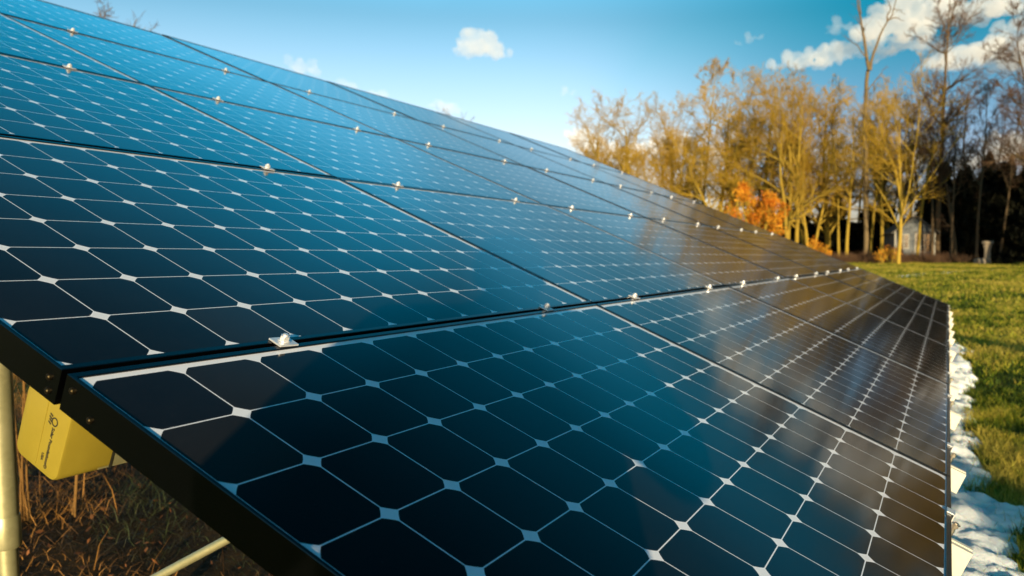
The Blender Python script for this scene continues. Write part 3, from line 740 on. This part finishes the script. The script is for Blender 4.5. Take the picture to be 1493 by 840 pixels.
tin = np.maximum(t_in, t2) + (lump - .5) * .22 + (vnoise(SX * 2.2, SY * 2.6, 7) - .55) * .12
hh = .080 * np.sqrt(np.clip(tin, 0, .3) / .3) * (.35 + 1.05 * lump) + .012 * (vnoise(SX * 80, SY * 80, 13) - .5) * (tin > .02) + .012 * (tin > 0) - .02 * (tin <= 0)
SZ = gz(SX, SY) + hh + .006
ids = np.arange(SX.size).reshape(SX.shape)
keep = (tin[:-1, :-1] > -.03) | (tin[1:, 1:] > -.03)
Q = np.stack([ids[:-1, :-1], ids[:-1, 1:], ids[1:, 1:], ids[1:, :-1]], -1)[keep]
used_, inv_ = np.unique(Q, return_inverse=True)
V = np.stack([SX, SY, SZ], -1).reshape(-1, 3)[used_]
m = NG('snow'); m.base(c4(.86, .89, .94)); m.pr(Roughness=.75, Subsurface_Weight=.25, Subsurface_Scale=.02, Specular_IOR_Level=.3)
m.bump(m.noise(m.obj(), 70, 5, .7), .5, .012)
tag(kind(link('snow', mesh_np('snow', V, inv_.reshape(-1, 4), smooth=True), m.m), 'stuff'), 'strip of lumpy melting snow on the grass below the lower edge of the array', 'snow')

# a thin streak of old snow far out on the lawn
kx = np.linspace(0, 1, 160); ky = np.linspace(-1, 1, 9); KX, KY = np.meshgrid(kx, ky)
sa, sb = polar(3.3, 33.5), polar(-2.4, 43); wx = sa.x + (sb.x - sa.x) * KX; wy = sa.y + (sb.y - sa.y) * KX + KY * .5
wh = .05 * (1 - KY ** 2) * (vnoise(KX * 40, KY * 2 + 9, 4) - .38) * 2; WZ = gz(wx, wy) + wh
ids = np.arange(KX.size).reshape(KX.shape); Q = np.stack([ids[:-1, :-1], ids[:-1, 1:], ids[1:, 1:], ids[1:, :-1]], -1).reshape(-1, 4)
tag(kind(link('snow_streak', mesh_np('snow_streak', np.stack([wx, wy, WZ], -1).reshape(-1, 3), Q, smooth=True), m.m), 'stuff'), 'thin broken streak of old snow on the far lawn', 'snow')

def blades(px_, py_, h, wd, lean, tint, rg, cut=True):
    n = len(px_); z = gz(px_, py_); a = rg.uniform(0, 2 * np.pi, n); la = rg.uniform(0, 2 * np.pi, n)
    sd = np.stack([np.cos(a), np.sin(a), np.zeros(n)], -1) * (wd / 2)[:, None]
    ld = np.stack([np.cos(la), np.sin(la), np.zeros(n)], -1) * (lean * h)[:, None]
    b0 = np.stack([px_, py_, z - .005], -1); up = np.zeros((n, 3)); up[:, 2] = h
    m_ = b0 + up * .55 + ld * .35; t_ = b0 + up * (1 - .25 * lean[:, None]) + ld
    V = np.stack([b0 - sd, b0 + sd, m_ - sd * .8, m_ + sd * .8, t_ - sd * .12, t_ + sd * .12], 1).reshape(-1, 3)
    i = (np.arange(n) * 6)[:, None]; Q = np.concatenate([i + [0, 1, 3, 2], i + [2, 3, 5, 4]], 0)
    return V, Q, np.repeat(tint, 6)
rg = np.random.default_rng(5)
def patchy(x, y): return .36 * vnoise(x * .6 + 40, y * .6 + 40, 8) + .32 * vnoise(x * 2.1 + 40, y * 2.1 + 40, 9) + .32 * vnoise(x * 8 + 90, y * 8 + 90, 10)
parts = []
def sow(n, d0, d1, a0, a1, h, wd, xmin=None):
    d = np.sqrt(rg.uniform(d0 ** 2, d1 ** 2, n)); a = np.radians(rg.uniform(a0, a1, n))
    x = CW.x + d * np.cos(a); y = CW.y + d * np.sin(a)
    k = np.ones(n, bool)
    e_ = np.interp(x, ex, ey); k &= ~((x < 11.2) & (y > e_ - .005) & (y < .4)) | (rg.uniform(0, 1, n) < .10)
    k &= ~((x < 10.2) & (y > .45))
    k &= rg.uniform(0, 1, n) < .1 + 1.6 * patchy(x, y)
    x = x[k]; y = y[k]; p = patchy(x, y); n = len(x)
    hgt = h * (.15 + 1.7 * p) * rg.uniform(.6, 1.4, n); tint = np.clip((p - .5) * 3.4 + .42 + rg.normal(0, .26, n), 0, 1)
    parts.append(blades(x, y, hgt, wd * rg.uniform(.7, 1.4, n), rg.uniform(.2, 1.1, n), tint, rg))
sow(70000, 2.0, 8, -16, 1.5, .066, .0038)
sow(46000, 8, 20, -11, 4, .070, .010)
sow(120000, 11, 58, -8, 10, .085, .026)
V = []; Q = []; T = []; o = 0
for v, q, t in parts: V.append(v); Q.append(q + o); T.append(t); o += len(v)
m = NG('grass_blade'); at = m.add('ShaderNodeAttribute', attribute_name='tint')
gc = m.ramp(at.outputs['Fac'], (0, c4(.022, .045, .005)), (.36, c4(.11, .165, .009)), (.68, c4(.33, .32, .024)), (1, c4(.44, .35, .06)))
m.base(gc); m.pr(Roughness=.6, Specular_IOR_Level=.25)
tr = m.add('ShaderNodeBsdfTranslucent'); m.l.new(gc, tr.inputs[0]); mx = m.add('ShaderNodeMixShader'); mx.inputs[0].default_value = .35
m.l.new(m.p.outputs[0], mx.inputs[1]); m.l.new(tr.outputs[0], mx.inputs[2]); m.l.new(mx.outputs[0], m.n['Material Output'].inputs[0])
GRASS = m.m
tag(kind(link('grass', mesh_np('grass', np.concatenate(V), np.concatenate(Q), attr=np.concatenate(T)), GRASS), 'stuff'), 'green and straw coloured winter grass beside the array', 'grass')
# dead grass, leaves and stalks under the array
n = 90000; x = rg.uniform(-.3, 8, n); y = rg.uniform(.9, 10, n); p = patchy(x * 1.7, y * 1.7)
k = rg.uniform(0, 1, n) < .25 + p; x = x[k]; y = y[k]; p = p[k]; n = len(x)
v1 = blades(x, y, .12 * (.3 + 1.5 * p ** 2) * rg.uniform(.5, 1.6, n), .0026 * rg.uniform(.6, 1.6, n), rg.uniform(.4, 2.6, n), np.clip((vnoise(x * 2.3, y * 2.3, 21) - .5) * 1.9 + rg.normal(.40, .18, n), 0, 1), rg)
n = 220; x = rg.uniform(.4, 8, n); y = rg.uniform(2.2, 10, n)
v2 = blades(x, y, rg.uniform(.18, .5, n), np.full(n, .0045), rg.uniform(.0, .5, n), np.clip(rg.normal(.75, .2, n), 0, 1), rg)
V = np.concatenate([v1[0], v2[0]]); Q = np.concatenate([v1[1], v2[1] + len(v1[0])])
m = NG('dead_grass'); at = m.add('ShaderNodeAttribute', attribute_name='tint')
m.base(m.ramp(at.outputs['Fac'], (0, c4(.022, .034, .005)), (.3, c4(.030, .018, .007)), (.6, c4(.13, .056, .012)), (1, c4(.32, .150, .030)))); m.pr(Roughness=.8)
tag(kind(link('dead_grass', mesh_np('dead_grass', V, Q, attr=np.concatenate([v1[2], v2[2]])), m.m), 'stuff'), 'dry brown grass and stalks on the ground under the array', 'dead grass')
n = 5000; x = rg.uniform(-.3, 8, n); y = rg.uniform(.9, 10, n); Pl = np.stack([x, y, gz(x, y) + rg.uniform(.01, .05, n)], -1)
V, Q = leaves(Pl, .017, 1.2, rg); m = leafmat('fallen_leaf', c4(.045, .020, .010), c4(.34, .13, .045))
tag(kind(link('leaf_litter', mesh_np('leaf_litter', V, Q, attr=np.repeat(rg.uniform(0, 1, n) ** 1.6, 4)), m), 'stuff'), 'fallen brown and orange leaves on the ground under the array', 'leaves')
# tall dry weeds behind the yellow cap
WEED = bark('dry_stem', c4(.10, .05, .015), c4(.26, .14, .04), 8)
def weed(x, y, hs, label, seed):
    r = np.random.default_rng(seed); n = len(hs); t = empty('dry_weed', (x, y, gz(x, y)))
    st = np.zeros((n, 3)); st[:, :2] = r.normal(0, .025, (n, 2)); st[:, 2] = -.03
    d = np.stack([r.normal(0, .07, n), r.normal(0, .07, n), np.ones(n)], -1); P_ = walk(st, d, np.array(hs), 7, .04, .02); Rr = np.linspace(.006, .0028, 7)[None].repeat(n, 0)
    v, q = tubes(P_, Rr, 5); s_, d_, l_, q_ = children(P_, Rr, 6, .35, 1, 35, 12, .22); B_ = walk(s_, d_, l_, 4, .1, .05); v2, q2 = tubes(B_, np.linspace(.0025, .0012, 4)[None].repeat(len(B_), 0), 3)
    link('stems', mesh_np('weed', np.concatenate([v, v2]), np.concatenate([q, q2 + len(v)])), WEED, t); tag(t, label, 'weed')
weed(1.62, 4.0, [.85, .8, .7, .6], 'clump of tall dry weed stems just below the yellow end cap', 1)
weed(1.78, 3.92, [.8, .5], 'thin tall dry weed stem right of the yellow end cap', 2)
weed(1.25, 3.75, [.42, .35, .3], 'bent dry weed beside the round leg', 3)

# ------------------------------------------------------------------ clouds
def cloudmat(name, dens, col=(.95, .96, 1.0)):
    m = bpy.data.materials.new(name); m.use_nodes = True; nt = m.node_tree; nt.nodes.remove(nt.nodes['Principled BSDF'])
    v = nt.nodes.new('ShaderNodeVolumePrincipled'); v.inputs['Color'].default_value = (*col, 1); v.inputs['Density'].default_value = dens; v.inputs['Anisotropy'].default_value = -.25
    nt.links.new(v.outputs[0], nt.nodes['Material Output'].inputs['Volume']); return m
CL = cloudmat('cloud_vapour', .065); CLT = cloudmat('thin_cloud_vapour', .035)
cu = bpy.data.textures.new('cloud_lumps', 'CLOUDS'); cu.noise_scale = 5.0; cu.noise_depth = 6
def cloud(puffs, label, D, mat, depth=.7, group='clouds'):
    x0 = sum(p[0] for p in puffs) / len(puffs); y0 = sum(p[1] for p in puffs) / len(puffs)
    c = CW + ray(x0, y0).normalized() * D; u = D / 1145.68
    rt = Vector((RW[0][0], RW[1][0], 0)).normalized(); fw = Vector((RW[0][2], RW[1][2], 0)).normalized()
    bm = bmesh.new(); rr = random.Random(int(x0 * 7 + y0))
    for (px, py, r) in puffs:
        r *= 1.32
        for q in range(9):
            s = r * u * rr.uniform(.28, .62) if q else r * u * .9
            off = Vector((rr.uniform(-.95, .95), rr.uniform(-.45, .8), 0)) * r * u * (q > 0)
            ctr = rt * ((px - x0) * u + off.x) + Vector((0, 0, (y0 - py) * u + off.y)) + fw * rr.uniform(-depth, depth) * r * u
            bmesh.ops.create_icosphere(bm, subdivisions=3, radius=s, matrix=Matrix.Translation(ctr) @ Matrix.Diagonal((1.15, 1, .70, 1)))
    me = bpy.data.meshes.new('cloud'); bm.to_mesh(me); bm.free()
    o = link('cloud', me, mat); o.location = c
    rm = o.modifiers.new('remesh', 'REMESH'); rm.mode = 'VOXEL'; rm.voxel_size = .7 * D / 420; rm.use_smooth_shade = True
    dm = o.modifiers.new('lumps', 'DISPLACE'); dm.texture = cu; dm.strength = 7.5 * D / 420; dm.mid_level = .5; dm.texture_coords = 'LOCAL'
    tag(o, label, 'cloud', group); return o
D_ = 420
cloud([(699, 66, 15), (685, 73, 12), (714, 71, 12), (727, 76, 8), (672, 78, 6), (737, 79, 5)], 'small white cumulus cloud alone above the middle of the array', D_, CL)
cloud([(1132, 93, 6), (1152, 91, 10), (1176, 87, 11), (1198, 83, 13), (1218, 77, 13), (1234, 76, 12)], 'low white cloud left of the tall forked dead tree', D_, CL)
cloud([(1270, 44, 12), (1292, 34, 17), (1318, 26, 18), (1345, 24, 17), (1372, 14, 20), (1400, 18, 18), (1428, 18, 13), (1290, 52, 10), (1322, 48, 12), (1350, 42, 12)], 'large cream cloud at the top right behind the dead tree', D_, CL)
cloud([(1452, 13, 11), (1470, 10, 13), (1488, 7, 8)], 'small round cloud at the far top right of the sky', D_, CL)
cloud([(1278, 72, 9), (1296, 78, 9), (1318, 66, 12), (1340, 66, 12), (1362, 72, 12), (1352, 92, 9), (1375, 85, 12)], 'lilac cloud between the two tall trees', D_ + 30, CL)
cloud([(1392, 92, 12), (1415, 84, 14), (1440, 78, 17), (1466, 70, 20), (1492, 68, 22), (1520, 72, 26), (1470, 92, 14), (1500, 98, 18)], 'wide pink grey cloud at the right edge of the sky', D_, CL)
cloud([(1078, 62, 4), (1093, 58, 5), (1108, 56, 4)], 'thin wisp of cloud left of the dead tree', D_, CLT)
cloud([(1213, 44, 6), (1224, 38, 6), (1235, 40, 5)], 'thin wisp of cloud beside the top of the dead tree', D_, CLT)
cloud([(822, 135, 5), (832, 137, 4)], 'tiny faint cloud above the left end of the wood', D_, CLT)
cloud([(432, 97, 8), (445, 100, 8), (458, 102, 6)], 'low white cloud on the top edge of the array, leftmost', D_, CLT)
cloud([(497, 122, 6), (512, 125, 7)], 'low white cloud on the top edge of the array, second from the left', D_, CLT)
cloud([(545, 138, 7), (560, 142, 7), (640, 155, 9), (655, 160, 8)], 'long faint cloud low over the top edge of the array', D_, CLT)
cloud([(1450, 225, 18), (1480, 218, 22), (1512, 220, 24), (1425, 235, 12)], 'low lilac cloud bank behind the trees on the right', 600, CL)
cloud([(x, 214 + 10 * math.sin(x * .05) + (x - 860) * .04, 13 + 4 * math.sin(x * .11)) for x in range(850, 1340, 24)], 'long low cream cloud bank behind the bare wood', 640, CL)

cloud([(1560, 60, 26), (1600, 40, 32), (1650, 36, 36), (1705, 30, 40), (1760, 40, 34), (1620, 84, 26), (1690, 90, 28)], 'big pink grey cloud added unseen beyond the right edge for reflections', D_, CL)  # unseen clouds, added to brighten what the right-hand panels reflect
cloud([(1580, 140, 18), (1620, 132, 24), (1668, 136, 26), (1720, 130, 24)], 'lower pink grey cloud added unseen beyond the right edge for reflections', D_, CL)

# unseen evergreen shrubs, added behind the camera to shade the near lawn and snow
sd_, pd_ = Vector((math.cos(R_(29.4)), math.sin(R_(29.4)), 0)), Vector((-math.sin(R_(29.4)), math.cos(R_(29.4)), 0))
for k, (pp, aa, hh_) in enumerate([(-2.1, -14.5, .52), (-5.7, -15.0, .60), (-8.2, -16.5, .70)]):
    c_ = sd_ * aa + pd_ * pp; t = empty('evergreen', (c_.x, c_.y, gz(c_.x, c_.y)), (0, 0, k * 1.7)); t.scale = (.62, .62, hh_)
    for nm, me in (('foliage', ever[k % 2]), ('trunk', evt)):
        o = bpy.data.objects.new(nm, me); COL.objects.link(o); o.parent = t
    tag(t, 'added unseen evergreen shadow caster behind the camera, %s from the array' % ORD[k], 'evergreen', 'added shadow casters behind the camera')

# ------------------------------------------------------------------ the photographer, standing behind the camera
def skin_mesh(name, pts, edges, mat, parent, levels=2, root=0):
    me = bpy.data.meshes.new(name); me.from_pydata([p[:3] for p in pts], edges, [])
    o = link(name, me, mat, parent); o.modifiers.new('skin', 'SKIN')
    for i, p in enumerate(pts):
        s = me.skin_vertices[0].data[i]; r = p[3]; s.radius = r if isinstance(r, tuple) else (r, r); s.use_root = (i == root)
    sb = o.modifiers.new('sub', 'SUBSURF'); sb.levels = levels; sb.render_levels = levels
    return o
def photographer():
    t = empty('person', (CW.x, CW.y, gz(CW.x, CW.y)), (0, 0, AZF))          # local x is forward, the camera above the origin
    z0 = CW.z - t.location.z; b = -.36
    m = NG('jacket_cloth'); m.base(m.mix(m.noise(m.obj(), 40, 3), c4(.02, .025, .035), c4(.04, .045, .06))); m.pr(Roughness=.9); JK = m.m
    m = NG('skin_tone'); m.base(c4(.50, .30, .21)); m.pr(Roughness=.55, Subsurface_Weight=.1, Subsurface_Scale=.01); SK = m.m
    m = NG('dark_denim'); m.base(m.mix(m.noise(m.obj(), 80, 3), c4(.02, .03, .055), c4(.04, .055, .09))); m.pr(Roughness=.9); DN = m.m
    pts = [(b, 0, .95, (.15, .11)), (b, 0, 1.14, (.15, .11)), (b + .01, 0, 1.34, (.17, .12)), (b + .03, 0, 1.44, (.10, .09)), (b + .06, 0, 1.50, (.055, .055)), (b + .10, 0, 1.62, (.085, .10)), (b + .10, 0, 1.72, (.07, .085))]
    ed = [(0, 1), (1, 2), (2, 3), (3, 4), (4, 5), (5, 6)]
    for s in (1, -1):
        i = len(pts); pts += [(b + .01, s * .20, 1.37, .062), (b + .06, s * (.335 if s < 0 else .28), 1.12, .050), (-.13, s * .13, z0 - .045, .034), (-.075, s * .075, z0 - .02, (.036, .022))]
        ed += [(2, i), (i, i + 1), (i + 1, i + 2), (i + 2, i + 3)]
        for f in range(4):
            j = len(pts); zz = z0 - .045 + f * .018; pts += [(-.05, s * .066, zz, .009), (-.032, s * .045, zz + .003, .0085), (-.034, s * .022, zz + .003, .0075)]
            ed += [(i + 3, j), (j, j + 1), (j + 1, j + 2)]
        j = len(pts); pts += [(-.09, s * .055, z0 - .045, .010), (-.075, s * .03, z0 - .052, .009)]; ed += [(i + 3, j), (j, j + 1)]
        k = len(pts); pts += [(b, s * .10, .88, .095), (b + .02, s * .12, .50, .062), (b - .01, s * .13, .09, .045), (b + .10, s * .15, .035, (.04, .034))]
        ed += [(0, k), (k, k + 1), (k + 1, k + 2), (k + 2, k + 3)]
    body = skin_mesh('body', pts, ed, SK, t)
    jp = [(b, -.03, .62, (.30, .19)), (b, -.03, .90, (.265, .17)), (b + .01, -.015, 1.30, (.22, .16)), (b + .02, 0, 1.44, (.12, .11))]; je = [(0, 1), (1, 2), (2, 3)]
    for s in (1, -1):
        i = len(jp); jp += [(b + .01, s * .22, 1.37, .090), (b + .06, s * (.34 if s < 0 else .285), 1.12, .080), (-.16, s * .16, z0 - .06, .050)]; je += [(2, i), (i, i + 1), (i + 1, i + 2)]
    skin_mesh('jacket', jp, je, JK, t)
    hp = [(b + .0, 0, 1.46, (.10, .12)), (b + .02, 0, 1.58, (.125, .14)), (b + .045, 0, 1.70, (.115, .13)), (b + .06, 0, 1.765, (.07, .08))]
    skin_mesh('hood', hp, [(0, 1), (1, 2), (2, 3)], JK, t)
    tp = [(b, 0, .94, (.16, .125))]; te = []
    for s in (1, -1):
        k = len(tp); tp += [(b, s * .10, .84, .112), (b + .02, s * .12, .50, .082), (b - .01, s * .13, .13, .070)]; te += [(0, k), (k, k + 1), (k + 1, k + 2)]
    skin_mesh('trousers', tp, te, DN, t)
    tag(t, 'photographer in a long dark hooded coat holding the camera at chest height', 'person')
    q = empty('handheld_camera', CW, (0, 0, AZF)); mb = MB(); mb.box(-.085, -.045, -.066, .066, -.048, .042); mb.box(-.08, -.05, -.03, .03, .042, .062); mb.build('camera_body', PRINT, q, bevel=.004)
    mb = MB(); mb.cyl((-.045, 0, 0), (-.012, 0, 0), .03, .031, 24, caps=False); mb.build('lens_barrel', PRINT, q, smooth=True)
    tag(q, 'small black camera held at chest height by the photographer', 'camera')
photographer()
